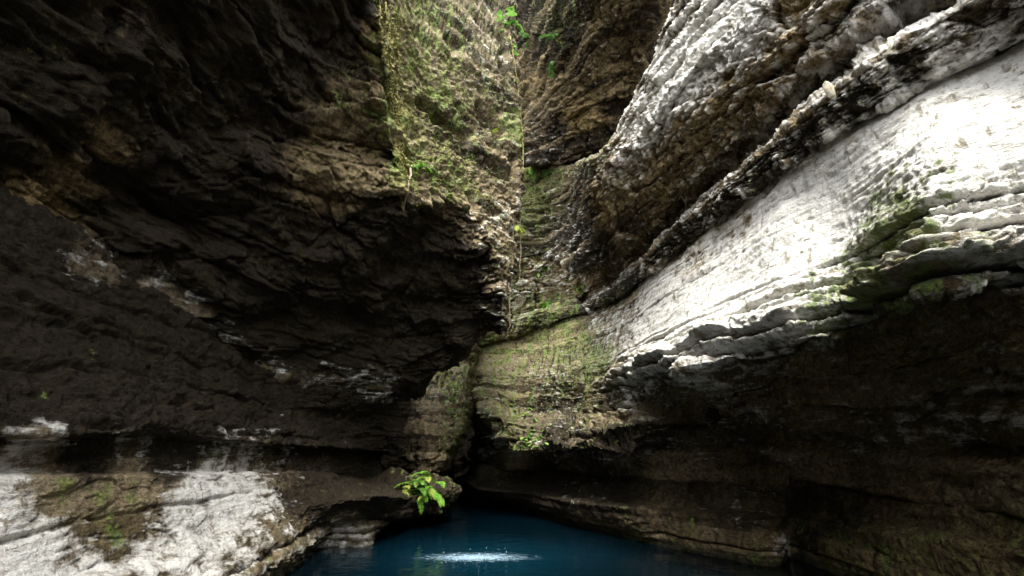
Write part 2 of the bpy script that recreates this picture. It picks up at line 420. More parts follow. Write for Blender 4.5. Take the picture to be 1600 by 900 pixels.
# zone rows: x, y, radius, white, moss, ochre, dark (lichen and painted shade), roughness
zr = [
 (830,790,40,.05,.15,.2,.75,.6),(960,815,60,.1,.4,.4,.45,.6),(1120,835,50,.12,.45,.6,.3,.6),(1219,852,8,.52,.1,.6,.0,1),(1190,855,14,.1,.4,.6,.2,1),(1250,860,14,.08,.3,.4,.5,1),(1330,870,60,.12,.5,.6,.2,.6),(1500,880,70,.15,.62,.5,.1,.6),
 (900,770,25,.35,.1,.1,.3,1),(1150,798,30,.35,.1,.1,.3,1),
 (900,740,45,.1,.05,.2,.75,1),(1100,750,60,.08,.1,.4,.4,1),(1300,750,45,.14,.1,.5,.4,1),(1520,755,50,.14,.1,.5,.4,1),(1400,800,30,.2,.4,.5,.0,1),(1560,815,30,.2,.4,.5,.0,1),  # dark values at the recess put its shade into the colour
 (1350,690,60,.2,.1,.3,.2,1),
 (790,690,30,.3,.55,.1,.1,1),(790,600,40,.3,.5,.15,.2,1),(850,580,40,.33,.52,.1,.25,1),(860,650,35,.3,.3,.1,.45,1),(920,660,40,.25,.4,.2,.4,1),(930,560,35,.40,.72,.15,.1,1),
 (1030,640,40,.25,.4,.4,.45,1),(1120,620,40,.35,.3,.5,.3,1),(1180,600,30,.30,.35,.5,.35,1),(1280,610,60,.24,.35,.7,.0,1.2),(1420,590,60,.28,.35,.7,.0,1.2),(1560,600,60,.30,.35,.6,.0,1.2),(1400,505,14,.1,.3,.4,.3,1.2),(1470,468,13,.1,.25,.4,.3,1.2),(1530,475,14,.1,.2,.4,.3,1.2),(1590,475,14,.1,.2,.4,.3,1.2),(1340,535,14,.15,.3,.4,.3,1.2),
 (985,612,22,.5,.3,.1,.2,.8),(1080,580,25,.55,.3,.1,.15,.8),(1180,560,25,.55,.35,.1,.15,.8),
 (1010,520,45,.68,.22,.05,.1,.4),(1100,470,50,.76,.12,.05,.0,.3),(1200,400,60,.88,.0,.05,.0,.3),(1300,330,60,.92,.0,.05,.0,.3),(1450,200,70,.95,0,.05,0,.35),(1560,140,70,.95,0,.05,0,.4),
 (1150,360,18,.60,.1,.5,.1,.6),(1240,285,14,.66,.1,.5,.0,.6),(1320,230,14,.7,.1,.5,.0,.6),(1080,410,16,.55,.2,.4,.2,.6),(960,500,25,.48,.35,.1,.25,1),
 (1290,450,40,.6,.60,.05,.05,1),(1370,430,45,.45,.85,.1,.1,1.4),(1400,340,40,.52,.80,.1,.05,1.5),(1480,270,35,.62,.6,.05,0,1.6),(1530,370,50,.7,.3,.1,.05,1.7),(1450,415,22,.45,.62,.1,.1,1.6),(1520,425,20,.5,.55,.1,.1,1.6),(1590,430,20,.55,.5,.1,.1,1.6),(1590,300,50,.75,.3,.1,.05,1.7),(1320,490,30,.5,.6,.1,.2,1.2),
 (870,485,18,.2,.5,.1,.4,1),(960,455,15,.25,.35,.1,.4,1),(1060,365,16,.26,.22,.2,.45,1),(1120,312,16,.28,.25,.2,.45,1),(1185,258,18,.3,.28,.2,.45,1),(1250,205,19,.3,.25,.2,.45,1),(1330,145,22,.32,.22,.2,.4,1),(1410,90,24,.3,.28,.2,.35,1),(1500,35,28,.36,.3,.1,.25,1),(1580,0,30,.42,.3,.1,.2,1),
 (840,430,30,.35,.5,.1,.3,1),(840,330,30,.28,.6,.1,.25,1),(890,380,35,.3,.2,.2,.45,1),(930,420,28,.25,.15,.3,.5,1),
 (1000,370,25,.3,.05,.7,.35,1),(1110,280,25,.42,.05,.9,.15,1),(1220,180,30,.5,.05,.9,.1,1),(1330,80,30,.6,.02,.85,.05,1),(1430,20,35,.7,0,.7,0,1),
 (960,330,35,.22,.15,.7,.3,1),(1050,250,40,.28,.1,.9,.15,1),(1150,150,45,.34,.08,1.0,.1,1),(1280,50,50,.38,.05,1.0,.1,1),
 (970,260,22,.5,.1,.4,.1,.6),(1010,190,25,.7,.05,.4,.0,.5),(1060,110,35,.8,.02,.25,0,.5),(1120,40,40,.88,0,.2,0,.5),(1045,55,10,.4,0,.6,.4,1),(1005,130,9,.45,0,.5,.35,1),(985,180,9,.45,.1,.5,.35,1),(1075,15,10,.4,0,.6,.4,1),(940,250,18,.3,.5,.2,.3,1),
]
cliff = tag(empty('limestone_cliff', (4.6, 5.0, 0)), 'pale layered limestone cliff on the right, streaked white above a dark undercut', 'cliff')
z0 = [0]*5
zrib = [-.05,.05,.05,.1,0]; zund = [-.4,0,.1,.4,0]  # zund paints shade into the crack under the rib
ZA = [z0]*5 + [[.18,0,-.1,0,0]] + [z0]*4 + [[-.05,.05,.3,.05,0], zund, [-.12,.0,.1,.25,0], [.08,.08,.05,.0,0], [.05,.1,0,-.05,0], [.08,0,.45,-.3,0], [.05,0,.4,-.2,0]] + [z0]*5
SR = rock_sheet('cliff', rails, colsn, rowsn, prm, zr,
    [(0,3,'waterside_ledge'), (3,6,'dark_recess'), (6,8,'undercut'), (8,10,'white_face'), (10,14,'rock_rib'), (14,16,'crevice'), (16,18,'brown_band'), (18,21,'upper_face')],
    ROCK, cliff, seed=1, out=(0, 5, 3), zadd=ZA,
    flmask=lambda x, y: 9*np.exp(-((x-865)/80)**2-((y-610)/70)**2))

# ---- the dark roof of rock high at the far end
q = [[W(760,300,Y=15), W(800,262,Y=14.2), W(868,268,Y=13.9), W(925,252,Y=13.4), W(965,215,Y=12.8), W(1000,150,Y=12), W(1040,40,Y=11), W(1090,-120,Y=10)],
     [W(760,262,Y=14.2), W(800,250,Y=13.6), W(868,258,Y=13.0), W(925,240,Y=12.4), W(968,205,Y=11.8), W(1005,140,Y=11), W(1050,30,Y=10.2), W(1110,-120,Y=9.5)],
     [W(760,140,Y=13.4), W(800,140,Y=13.2), W(860,150,Y=11.9), W(925,130,Y=10.8), W(975,100,Y=10.2), W(1015,60,Y=9.4), W(1065,-20,Y=8.9), W(1120,-160,Y=8.4)],
     [W(760,-10,Y=14), W(805,0,Y=13.6), W(862,10,Y=10.6), W(925,-10,Y=8.8), W(985,-20,Y=8.4), W(1030,-40,Y=8.0), W(1080,-90,Y=7.8), W(1140,-220,Y=7.6)],
     [W(760,-220,Y=12.5), W(805,-220,Y=12.5), W(862,-220,Y=9.4), W(925,-220,Y=7.4), W(985,-220,Y=7.0), W(1040,-240,Y=6.8), W(1100,-300,Y=6.6), W(1160,-380,Y=6.5)]]
q.append([p+V(0,-1.2 if i < 3 else -2.6,2.5) for i, p in enumerate(q[-1])])  # out-of-view lip added to throw shade on the roof face
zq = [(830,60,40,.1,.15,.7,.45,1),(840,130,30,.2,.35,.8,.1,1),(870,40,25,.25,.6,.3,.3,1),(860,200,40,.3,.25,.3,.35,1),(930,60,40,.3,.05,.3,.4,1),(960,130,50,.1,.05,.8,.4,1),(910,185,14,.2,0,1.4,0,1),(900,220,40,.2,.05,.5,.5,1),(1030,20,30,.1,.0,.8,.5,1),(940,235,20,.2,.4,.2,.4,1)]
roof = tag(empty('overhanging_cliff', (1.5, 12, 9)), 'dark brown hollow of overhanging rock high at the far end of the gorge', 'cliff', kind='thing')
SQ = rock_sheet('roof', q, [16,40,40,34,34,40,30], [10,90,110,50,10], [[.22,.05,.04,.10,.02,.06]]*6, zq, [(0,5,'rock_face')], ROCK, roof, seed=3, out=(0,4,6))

# ---- the cave wall on the left, below the overhang; columns run from behind the viewer to the far passage
l1 = [V(-2.2,-5,0), V(-2.5,1.5,0), V(-2.6,3.6,0), V(-2.75,5.2,0), W(442,902,0), W(505,858,0), W(581,852,0), W(605,822,0), W(692,772,0), V(-2.6,19,0)]
l0 = [p+V(-.1,0,-1.2) for p in l1]
l2 = [V(-2.3,-5,.3), V(-2.5,1.5,.3), V(-2.6,3.6,.3), V(-2.75,5.2,.3), W(436,868,.3), W(508,824,.3), W(588,817,.3), W(612,810,.25), W(696,764,.25), V(-2.6,19,.3)]
l2b= [push(p,1.04)+V(-.12,0,.04) for p in l2]
l3 = [V(-2.2,-5,.4), V(-2.4,1.5,.4), V(-2.35,3.4,.42), W(330,906,.42), W(428,852,.44), W(505,816,.44), W(592,806,.44), W(645,803,Y=10.2), W(702,775,Y=13), V(-2.5,19,.5)]
l4 = [V(-2.6,-5,.7), V(-2.8,1.5,.7), W(150,888,.7), W(330,832,.72), W(440,800,.72), W(520,785,.75), W(595,775,.8), W(655,775,Y=10.1), W(706,750,Y=13), V(-2.5,19,.9)]
l5 = [V(-3.3,-5,1.3), V(-3.4,1.5,1.3), W(40,748,X=-3.45), W(250,742,X=-3.5), W(440,738,X=-3.5), W(525,745,X=-3.2), W(595,750,X=-2.95), W(648,750,X=-2.35), W(700,745,Y=12.6), V(-2.4,19,1.3)]
l6 = [push(p,1.05)+V(-.15,0,.03) for p in l5]
l7y = [None, None, (40,684), (250,684), (440,698), (528,702), (598,708), (650,722), (705,722), None]
l7 = [V(-3.6,-5,1.65), V(-3.7,1.5,1.65)] + [W(a[0],a[1],X=l6[i][0]-.02) if i < 7 else W(a[0],a[1],Y=(11.8 if i == 7 else 14.5)) for i, a in enumerate(l7y) if a] + [V(-2.4,19,1.7)]
l8 = [push(p,.955)+V(.05,0,.03) for p in l7]
l9 = [V(-4.2,-5,2.4), V(-4.3,1.5,2.5), W(40,540,X=-4.2), W(250,560,X=-4.2), W(430,635,X=-4.0), W(525,655,X=-3.7), W(590,665,X=-3.15), W(645,665,Y=11.75), W(715,690,Y=15), V(-2.2,19,2.2)]
l10= [V(-6,-5,3.5), V(-5.6,1.5,3.7), W(0,300,X=-5.0), W(225,448,X=-4.9), W(400,570,Y=8), W(520,610,Y=9.5), W(600,622,Y=11), W(650,600,Y=13), W(715,560,Y=15), V(-1.9,19,3.2)]
l11= [push(p,1.10)+V(-.3,.3,.6) for p in l10]
sW = [.08,.012,.05,.045,.01,.02]; sM = [.20,.02,.045,.045,.01,.035]; sR=[.06,.03,.02,.03,.005,.02]
lr = [l0,l1,l2,l2b,l3,l4,l5,l6,l7,l8,l9,l10,l11]
sB = [.10,.02,.05,.05,.01,.03]
lp = [sB,sB,sB,sB,sW,sW,sW,sR,sR,sM,sM,sM,sM]
lrows = [4,30,6,8,50,80,10,50,8,70,80,10]
lcols = [20,60,100,110,60,50,40,50,30]
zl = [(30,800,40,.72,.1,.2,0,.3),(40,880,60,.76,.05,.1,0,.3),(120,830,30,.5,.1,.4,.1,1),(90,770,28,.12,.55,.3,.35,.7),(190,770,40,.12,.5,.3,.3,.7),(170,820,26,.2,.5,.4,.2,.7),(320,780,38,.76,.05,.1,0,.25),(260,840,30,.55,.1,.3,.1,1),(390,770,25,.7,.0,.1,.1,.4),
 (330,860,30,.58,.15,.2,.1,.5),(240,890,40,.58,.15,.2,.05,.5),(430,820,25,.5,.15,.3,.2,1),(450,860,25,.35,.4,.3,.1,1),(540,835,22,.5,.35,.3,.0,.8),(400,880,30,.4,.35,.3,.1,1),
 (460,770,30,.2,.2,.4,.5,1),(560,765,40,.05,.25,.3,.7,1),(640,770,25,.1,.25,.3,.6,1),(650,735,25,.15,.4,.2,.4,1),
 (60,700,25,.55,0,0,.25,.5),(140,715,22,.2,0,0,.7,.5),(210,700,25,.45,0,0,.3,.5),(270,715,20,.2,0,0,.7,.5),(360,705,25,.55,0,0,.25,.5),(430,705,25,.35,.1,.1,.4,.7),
 (100,620,70,.03,.1,.4,.95,1),(300,640,60,.03,.08,.4,.95,1),(450,660,50,.15,.05,.2,.8,1),(560,680,40,.1,.05,.2,.85,1),(100,500,80,.03,.05,.2,.95,1),(330,590,50,.03,.05,.2,.95,1),(150,410,25,.35,0,.1,.4,1),(600,650,30,.2,.05,.2,.6,1)]  # high dark values put the back wall's shade into its colour
lwall = tag(empty('cave_wall', (-3.2, 6.0, 0)), 'dark layered cave wall on the left above sloping white washed rock shelves', 'rock wall', kind='thing')
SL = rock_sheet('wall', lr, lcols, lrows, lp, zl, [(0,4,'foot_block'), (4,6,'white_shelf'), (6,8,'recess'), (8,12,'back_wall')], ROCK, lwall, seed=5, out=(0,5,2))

# ---- the overhang on the left: its dark underside and the mossy face that drops from above
D = [V(-7.5,-5,3.3), V(-6.2,1.5,3.6), W(-10,300,X=-5.1), W(120,365,X=-5.1), W(225,446,X=-5.0), W(400,566,Y=8.1), W(520,606,Y=9.6), W(600,624,Y=10.6), W(648,602,Y=10.6), W(712,558,Y=10.3), W(722,530,Y=11.8)]
E = [V(-1.9,-5,8), V(-2.0,-1,8.4), V(-2.2,2,8.4), W(580,0,Y=5.6), W(606,170,Y=6.4), W(634,322,Y=7.2), W(690,310,Y=7.8), W(748,350,Y=8.5), W(780,440,Y=9.1), W(782,526,Y=9.6), W(790,470,Y=11)]  # near points, out of view, set outward to keep sun off the shelf
Dm = [a*.62+b*.38+V(-.15,.15,.2) for a, b in zip(D, E)]
Dm2 = [a*.28+b*.72+V(-.1,.1,.12) for a, b in zip(D, E)]
Dp = [push(p,1.06)+V(-.2,.3,-.25) for p in D]
E2 = [p+V(.03,-.03,.12) for p in E]
M1 = [V(-2.1,-5,9), V(-2.2,-1,9.4), V(-2.3,2,9.4), W(584,-40,Y=5.6), W(614,110,Y=6.5), W(640,240,Y=7.35), W(692,230,Y=8.0), W(745,250,Y=8.7), W(786,290,Y=9.3), W(815,300,Y=9.9), W(795,320,Y=11.2)]
M2 = [V(-3.6,-5,11), V(-3.6,-1,11), V(-3.4,2,11), W(590,-120,Y=5.6), W(622,20,Y=6.6), W(655,80,Y=7.5), W(702,90,Y=8.2), W(748,100,Y=8.9), W(785,110,Y=9.5), W(808,110,Y=10.0), W(785,110,Y=11.4)]
T = [V(-4.5,-5,14), V(-4.3,-1,14), V(-3.8,2,14), W(600,-240,Y=5.6), W(630,-160,Y=6.7), W(668,-120,Y=7.7), W(708,-120,Y=8.4), W(748,-120,Y=9.1), W(780,-120,Y=9.7), W(796,-120,Y=10.2), W(770,-120,Y=11.6)]
T2 = [p+V(-2.5,1.0,2.0) for p in T]  # out-of-view top, carried left to block the sky there
uD = [.66,.04,.06,.11,.0,.03]; fM = [.22,.10,.0,.015,.0,.05]; uE = [.22,.06,.12,.14,.0,.06]
ucols = [16,30,70,60,80,60,60,60,60,40]
zu = [(60,330,60,.1,.0,1.2,.15,1),(150,240,45,.03,.02,1.1,.3,1),(30,200,60,.05,.2,.4,.75,1),(100,80,60,.08,.2,.5,.65,1),(250,120,50,.1,.1,.5,.65,1),(350,200,50,.1,.1,.4,.65,1),(250,300,60,.03,.0,.6,.85,1),(400,350,70,.03,0,.6,.8,1),(235,452,16,.38,0,.1,.4,.3),(290,500,18,.40,0,.1,.4,.3),(350,545,18,.40,0,.1,.4,.3),(430,582,20,.42,0,.1,.35,.3),(510,596,20,.44,0,.1,.35,.3),(580,600,20,.40,0,.1,.4,.3),(480,560,30,.2,0,.2,.6,.5),(600,450,80,.0,0,.5,.9,1),(680,400,60,.0,0,.4,1,1),(450,500,70,.03,0,.5,.85,1),  # high dark values paint the shade of the underside
 (420,150,40,.1,.15,.5,.5,1),(480,60,50,.04,.05,.4,.85,1),(540,250,40,.2,.3,.5,.25,1),(500,290,35,.2,.2,.7,.2,1),(550,130,25,.2,.4,.5,.3,1),
 (595,60,14,.34,.6,1.0,0,1),(618,180,10,.32,.7,.9,0,1),(628,270,10,.3,.9,.6,0,1),(660,80,40,.22,.60,.2,.2,1.3),(720,60,50,.27,.45,.1,.3,1.3),(770,90,35,.30,.38,.15,.3,1.3),(660,220,40,.22,.58,.2,.25,1.3),(730,240,45,.25,.42,.2,.35,1.3),(780,250,30,.28,.35,.3,.3,1.3),(810,200,12,.4,.7,.3,0,1.3),(700,290,30,.3,.55,.3,.2,1.3),(770,350,30,.4,.35,.4,.15,1.3),(800,440,30,.35,.3,.4,.3,1.3)]
over = tag(empty('rock_overhang', (-2.0, 8.0, 4.0)), 'huge dark overhanging rock on the left ending in a lit mossy face', 'cliff')
CLEFTS = [(655,158,690,188,7,.30),(690,188,727,217,9,.38),(748,168,782,206,9,.35),(762,250,792,274,10,.35),(606,128,622,232,5,.30),(803,248,807,296,5,.25),(700,60,712,76,8,.2),(640,190,652,215,7,.2),(735,300,742,330,6,.2),(784,80,790,120,5,.2)]
def clefts(P, px, py):                # open clefts weathered into the mossy face
    d = np.zeros(len(P))
    wx = px + 7*perlin(P*2.1, 77); wy = py + 7*perlin(P*2.1, 78)
    for (x0, y0, x1, y1, w, h) in CLEFTS:
        t_ = np.clip(((wx-x0)*(x1-x0)+(wy-y0)*(y1-y0))/((x1-x0)**2+(y1-y0)**2), 0, 1)
        q_ = (wx-x0-t_*(x1-x0))**2+(wy-y0-t_*(y1-y0))**2
        d -= h*np.exp(-(q_/w**2)**1.5)
    return d
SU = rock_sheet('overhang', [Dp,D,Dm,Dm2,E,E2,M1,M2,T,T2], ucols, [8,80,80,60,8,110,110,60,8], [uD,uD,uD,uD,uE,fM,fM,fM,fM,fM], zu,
    [(0,4,'underside'), (4,9,'mossy_face')], ROCK, over, seed=7, out=(0,5,2), pre=clefts)

# ---- rounded mossy boss that hangs beside the dark passage
def rock_lump(name, c, r, zones, label, cat, seed, sub=6, prm=(.25,.16,.06,.14,.03,.07), rot=0):
    import bmesh
    bm = bmesh.new(); bmesh.ops.create_icosphere(bm, subdivisions=sub, radius=1)
    v = np.array([x.co for x in bm.verts]); f = np.array([[x.index for x in y.verts] for y in bm.faces]); bm.free()
    n = v/np.array(r); n /= np.linalg.norm(n, axis=1)[:, None]
    P = v*np.array(r)
    cr, sr = math.cos(rot), math.sin(rot); Rm = np.array([[cr, 0, sr], [0, 1, 0], [-sr, 0, cr]])
    P = P@Rm.T + np.array(c); n = n@Rm.T
    px, py = project(P); Z = zone_field(px, py, zones, 5)
    Q = P+.25*np.stack([fbm(P*.8, 3, seed=seed+k) for k in range(3)], 1)
    d = prm[0]*fbm(Q*.8, 3, seed=seed+5) + prm[1]*(.6*fbm(Q*1.9, 4, seed=seed+6)+.5*ridged(Q*2.6, 4, seed=seed+7)) + prm[2]*strata(P, seed)[0]
    f1, f2, cid, tl = worley(Q*np.array([2, 2, 3.5]), seed+8)
    d += prm[3]*((cid-.5)+tl-.3*np.exp(-((f2-f1)/.07)**2)) + prm[5]*fbm(P*8, 4, .62, seed=seed+9)
    rel = np.clip(.5+d*1.6, 0, 1)
    B = np.stack([rel, np.clip(.5+.9*fbm(P*8, 4, .6, seed=seed+9), 0, 1), rel*0, rel*0+.5], 1)
    root = tag(empty(name, tuple(c)), label, cat)
    mesh_obj('rock_face', P+n*d[:, None], f, ROCK, root, {'zone': Z[:, :4], 'relief': B})
    return root
zb = [(690,600,25,.25,.55,.1,.15,1),(660,660,22,.2,.12,.5,.3,1),(625,660,22,.0,.1,.3,.85,1),(615,710,25,.0,.1,.3,.8,1),(720,660,25,.2,.6,.1,.3,1),(690,640,25,.28,.3,.2,.2,1),(640,700,30,.15,.3,.5,.4,1),(745,580,20,.25,.5,.2,.2,1)]  # high dark values paint a shadow edge along the left side
bo = [[W(600,560,Y=13.4), W(670,545,Y=13.2), W(715,525,Y=13.4), W(746,520,Y=13.8), W(756,530,Y=14.8)],
      [W(580,640,Y=12.9), W(655,620,Y=12.3), W(700,595,Y=12.6), W(738,575,Y=13.0), W(752,580,Y=14.2)],
      [W(575,675,Y=12.6), W(655,665,Y=11.4), W(705,655,Y=11.7), W(733,640,Y=12.2), W(744,645,Y=14)],
      [W(570,700,Y=12.4), W(655,700,Y=11.1), W(700,700,Y=11.4), W(720,680,Y=11.9), W(731,680,Y=13.5)],
      [W(570,722,Y=12.4), W(645,735,Y=11.2), W(680,738,Y=11.4), W(698,716,Y=11.9), W(709,712,Y=13.5)],
      [W(570,742,Y=12.8), W(645,757,Y=12.2), W(678,758,Y=12.4), W(695,745,Y=12.9), W(708,735,Y=14.2)]]
boss = tag(empty('boulder', tuple(bo[3][1])), 'rounded mossy boulder jammed beside the dark slot at the far end', 'boulder')
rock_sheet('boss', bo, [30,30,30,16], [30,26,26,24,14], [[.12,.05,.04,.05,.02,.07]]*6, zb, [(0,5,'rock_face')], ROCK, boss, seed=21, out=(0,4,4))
cs = W(622,768,Y=10.9)
zs_ = [(600,770,30,.08,.25,.3,.65,1),(660,770,25,.12,.4,.3,.45,1)]
rock_lump('rock_spur', cs, (1.25,.9,.42), zs_, 'low brown rock spur under the big fern beside the pool', 'rock', 33, prm=(.15,.1,.08,.1,.02,.05))

# ---- far end of the passage and an unseen wall added behind the viewer to control light
def plain_wall(name, a, b, z0, z1, n, m, seed, kind=True, amp=.5, parent=None):
    rr = [[np.array([*(a*(1-t)+b*t), z]) for t in np.linspace(0, 1, 4)] for z in (z0, (z0+z1)/2, z1)]
    return rr
back = tag(empty('added_rear_wall', (0, -6, 0)), 'unseen brown rock wall behind the viewer, added to block light', 'rock wall')
rr = [[V(-7,-4,-1.2), V(-3,-6,-1.2), V(3,-6.5,-1.2), V(7,-5,-1.2)], [V(-7,-4,3), V(-3,-6.4,3), V(3,-6.6,3), V(7,-5,3)], [V(-7,-5,7), V(-3,-8,7), V(3,-8,7), V(7,-6,7)]]
rock_sheet('back', rr, [20,30,20], [20,20], [pBr]*3, [(0,0,500,.4,.2,.4,.3,1)], [(0,2,'rock_face')], ROCK, back, seed=9, out=(0,0,3))
psg = tag(empty('passage_wall', (-1.5, 19, 0)), 'black rock at the end of the narrow passage over the pool', 'rock wall')
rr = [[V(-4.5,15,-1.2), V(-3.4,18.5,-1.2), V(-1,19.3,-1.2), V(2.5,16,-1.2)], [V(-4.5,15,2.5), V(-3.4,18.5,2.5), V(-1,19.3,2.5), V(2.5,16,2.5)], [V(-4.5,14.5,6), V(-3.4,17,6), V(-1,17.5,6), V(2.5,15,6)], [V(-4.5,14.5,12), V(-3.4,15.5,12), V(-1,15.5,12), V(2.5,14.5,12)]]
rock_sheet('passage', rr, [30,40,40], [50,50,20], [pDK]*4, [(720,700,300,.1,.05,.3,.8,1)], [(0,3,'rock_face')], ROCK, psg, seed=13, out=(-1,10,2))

# ---- the pool
t = NT('deep blue pool water')
co = t.n('ShaderNodeNewGeometry').outputs['Position']
dv = t.n('ShaderNodeVectorMath', operation='SUBTRACT'); t.l(co, dv.inputs[0]); dv.inputs[1].default_value = (-.55, 7.8, 0)
ds = t.n('ShaderNodeVectorMath', operation='MULTIPLY'); t.l(dv.outputs[0], ds.inputs[0]); ds.inputs[1].default_value = (.75, .9, 1)
ln = t.n('ShaderNodeVectorMath', operation='LENGTH'); t.l(ds.outputs[0], ln.inputs[0])
aer = t.step(t.math('ADD', ln.outputs['Value'], t.math('MULTIPLY', t.noise(co, .8, 3), .6)), 2.4, .3)   # milky water round the place where drops fall
t.l(t.mix(aer, (.0004, .003, .005), (.0012, .0125, .021)), t.b.inputs['Base Color'])
fo = t.noise(t.map(co, (9, 14, 1)), 1.0, 5, .7)
d2 = t.n('ShaderNodeVectorMath', operation='MULTIPLY'); t.l(dv.outputs[0], d2.inputs[0]); d2.inputs[1].default_value = (1.4, 4.0, 1)
sh = t.n('ShaderNodeVectorMath', operation='LENGTH'); t.l(d2.outputs[0], sh.inputs[0])
fm = t.step(t.math('ADD', t.math('MULTIPLY', t.math('SUBTRACT', fo, .5), 3.0), t.math('MULTIPLY', sh.outputs['Value'], -1.0)), -1.35, .35)
t.l(t.mix(t.math('MULTIPLY', fm, .8), t.mix(aer, (.0004, .003, .005), (.0012, .0125, .021)), (.33, .48, .60)), t.b.inputs['Base Color'])   # bubbles in the water under the drops
t.b.inputs['Roughness'].default_value = .09; t.b.inputs['IOR'].default_value = 1.33
bp = t.n('ShaderNodeBump'); bp.inputs['Strength'].default_value = .25; bp.inputs['Distance'].default_value = .05
t.l(t.noise(t.map(co, (1, 1.6, 1)), 3.0, 3, .5), bp.inputs['Height']); t.l(bp.outputs[0], t.b.inputs['Normal'])
gx, gy = np.meshgrid(np.linspace(-9, 9, 60), np.linspace(-7, 21, 90)); gv = np.stack([gx.ravel(), gy.ravel(), np.zeros(gx.size)], 1)
ii = np.arange(gx.size).reshape(gx.shape); ff = np.stack([ii[:-1, :-1], ii[:-1, 1:], ii[1:, 1:], ii[1:, :-1]], 2).reshape(-1, 4)
tag(mesh_obj('water', gv, ff, t.m), kind='structure')

# ------------------------------------------------------------------ plants, roots, stones, splash
bpy.context.view_layer.update()
_dg = bpy.context.evaluated_depsgraph_get()
def hit(px, py):
    """where a sight line meets the rock"""
    e = Vector((0, 0, EYE)); d = (Vector(W(px, py, t=1))-e).normalized()
    ok, loc, nor, *_ = SC.ray_cast(_dg, e+d*.1, d)
    if nor.dot(d) > 0: nor = -nor
    return loc, nor
def leaf_material(name, c1, c2, trans=.35):
    t = NT(name)
    co = t.n('ShaderNodeNewGeometry').outputs['Position']
    n = t.noise(co, 9, 3, .6)
    c = t.mix(t.step(n, .35, .65), c1, c2); t.l(c, t.b.inputs['Base Color'])
    t.b.inputs['Roughness'].default_value = .5; t.b.inputs['Specular IOR Level'].default_value = .3
    tr = t.n('ShaderNodeBsdfTranslucent'); t.l(c, tr.inputs[0])
    mx = t.n('ShaderNodeMixShader'); mx.inputs[0].default_value = trans
    t.l(t.b.outputs[0], mx.inputs[1]); t.l(tr.outputs[0], mx.inputs[2]); t.l(mx.outputs[0], t.out.inputs[0])
    return t.m
FERN = leaf_material('bright fern leaf', (.08, .24, .02), (.20, .38, .04))
FERN_Y = leaf_material('yellow fern leaf', (.24, .32, .04), (.36, .40, .08))
FERN_D = leaf_material('shaded fern leaf', (.05, .16, .03), (.12, .26, .05))  # darker copy of the fern green, with shade put into the colour
HERB = leaf_material('herb leaf', (.08, .20, .03), (.20, .30, .06))
BROAD = leaf_material('broad leaf', (.08, .22, .03), (.22, .36, .09))
rng = random.Random(4)

def frond_mesh(L, droop, width, npairs, r):
    """one fern frond along +X, arching and hanging in -Z; toothed leaflets on both sides of a stalk"""
    vs, fs = [], []
    pts = []
    x = z = 0.0; ang = r.uniform(.2, .6); n = npairs+4
    for k in range(n+1):
        pts.append((x, z, ang)); st = L/n
        x += math.cos(ang)*st; z += math.sin(ang)*st; ang -= droop/n*(.5+1.0*k/n)
    for k in range(n):                                 # stalk: a thin triangular strip
        (xa, za, a), (xb, zb, b) = pts[k], pts[k+1]; w0 = .006*(1-k/n)+.0015; w1 = .006*(1-(k+1)/n)+.0015
        i = len(vs); vs += [(xa, -w0, za), (xa, w0, za), (xa, 0, za-w0*1.6), (xb, -w1, zb), (xb, w1, zb), (xb, 0, zb-w1*1.6)]
        fs += [(i, i+1, i+4, i+3), (i+1, i+2, i+5, i+4), (i+2, i, i+3, i+5)]
    for k in range(3, n+1):
        xa, za, a = pts[k]; u = (k-3)/(n-3)
        ll = width*math.sin(math.pi*(.12+.86*u))**.8*r.uniform(.85, 1.1)+.004
        lw = L/n*.46
        for sg in (-1, 1):
            sw = .35+.25*u; dx, dy = math.sin(sw), math.cos(sw)*sg
            dz = r.uniform(-.35, .05)
            tx, tz = math.cos(a), math.sin(a)
            def at(s, o, h=0.):
                return (xa+tx*(dx*ll*s+o), dy*ll*s, za+tz*(dx*ll*s+o)+dz*ll*s*s+h)
            i = len(vs)
            vs += [at(0, 0), at(.3, -lw*.9, -.003), at(.3, lw*.9, -.003), at(.35, 0, .003), at(.7, -lw*.6, -.003), at(.7, lw*.6, -.003), at(.7, 0, .003), at(1, 0)]
            fs += [(i, i+1, i+3), (i, i+3, i+2), (i+1, i+4, i+6, i+3), (i+3, i+6, i+5, i+2), (i+4, i+7, i+6), (i+6, i+7, i+5)]
    return vs, fs
def orient(nor, spread, down, r):
    n = Vector(nor); s = Vector((0, 0, 1)).cross(n)
    if s.length < .1: s = Vector((1, 0, 0))
    s.normalize(); up = n.cross(s).normalized()
    a = r.uniform(-1, 1)*spread
    d = (n*r.uniform(.35, .9)+s*math.sin(a)*1.1+Vector((0, 0, 1))*(math.cos(a)*.7-down)).normalized()
    z = (Vector((0, 0, 1))-d*d.z)
    if z.length < .05: z = n-d*n.dot(d)
    z.normalize(); y = z.cross(d)
    return Matrix((d, y, z)).transposed().to_4x4()
def fern(px, py, L, nf, mat, label, group=None, spread=2.2, down=.3, droop=1.6, pairs=13, wid=.2, seed=0, base=.12):
    r = random.Random(seed*17+3)
    loc, nor = hit(px, py)
    root = tag(empty('fern', loc), label, 'fern', group)
    for k in range(nf):
        l = L*r.uniform(.6, 1.1)
        v, f = frond_mesh(l, droop*r.uniform(.7, 1.3), l*wid, pairs, r)
        M = orient(nor, spread, down, r); off = Vector((r.uniform(-base, base), r.uniform(-.04, .04), r.uniform(-base, base*.8)))*L
        vv = [loc+off+(M @ Vector(q)) for q in v]
        mesh_obj('frond', np.array(vv), f, mat if r.random() < .9 else FERN_Y if mat is FERN else mat, root, smooth_=False)
    return root
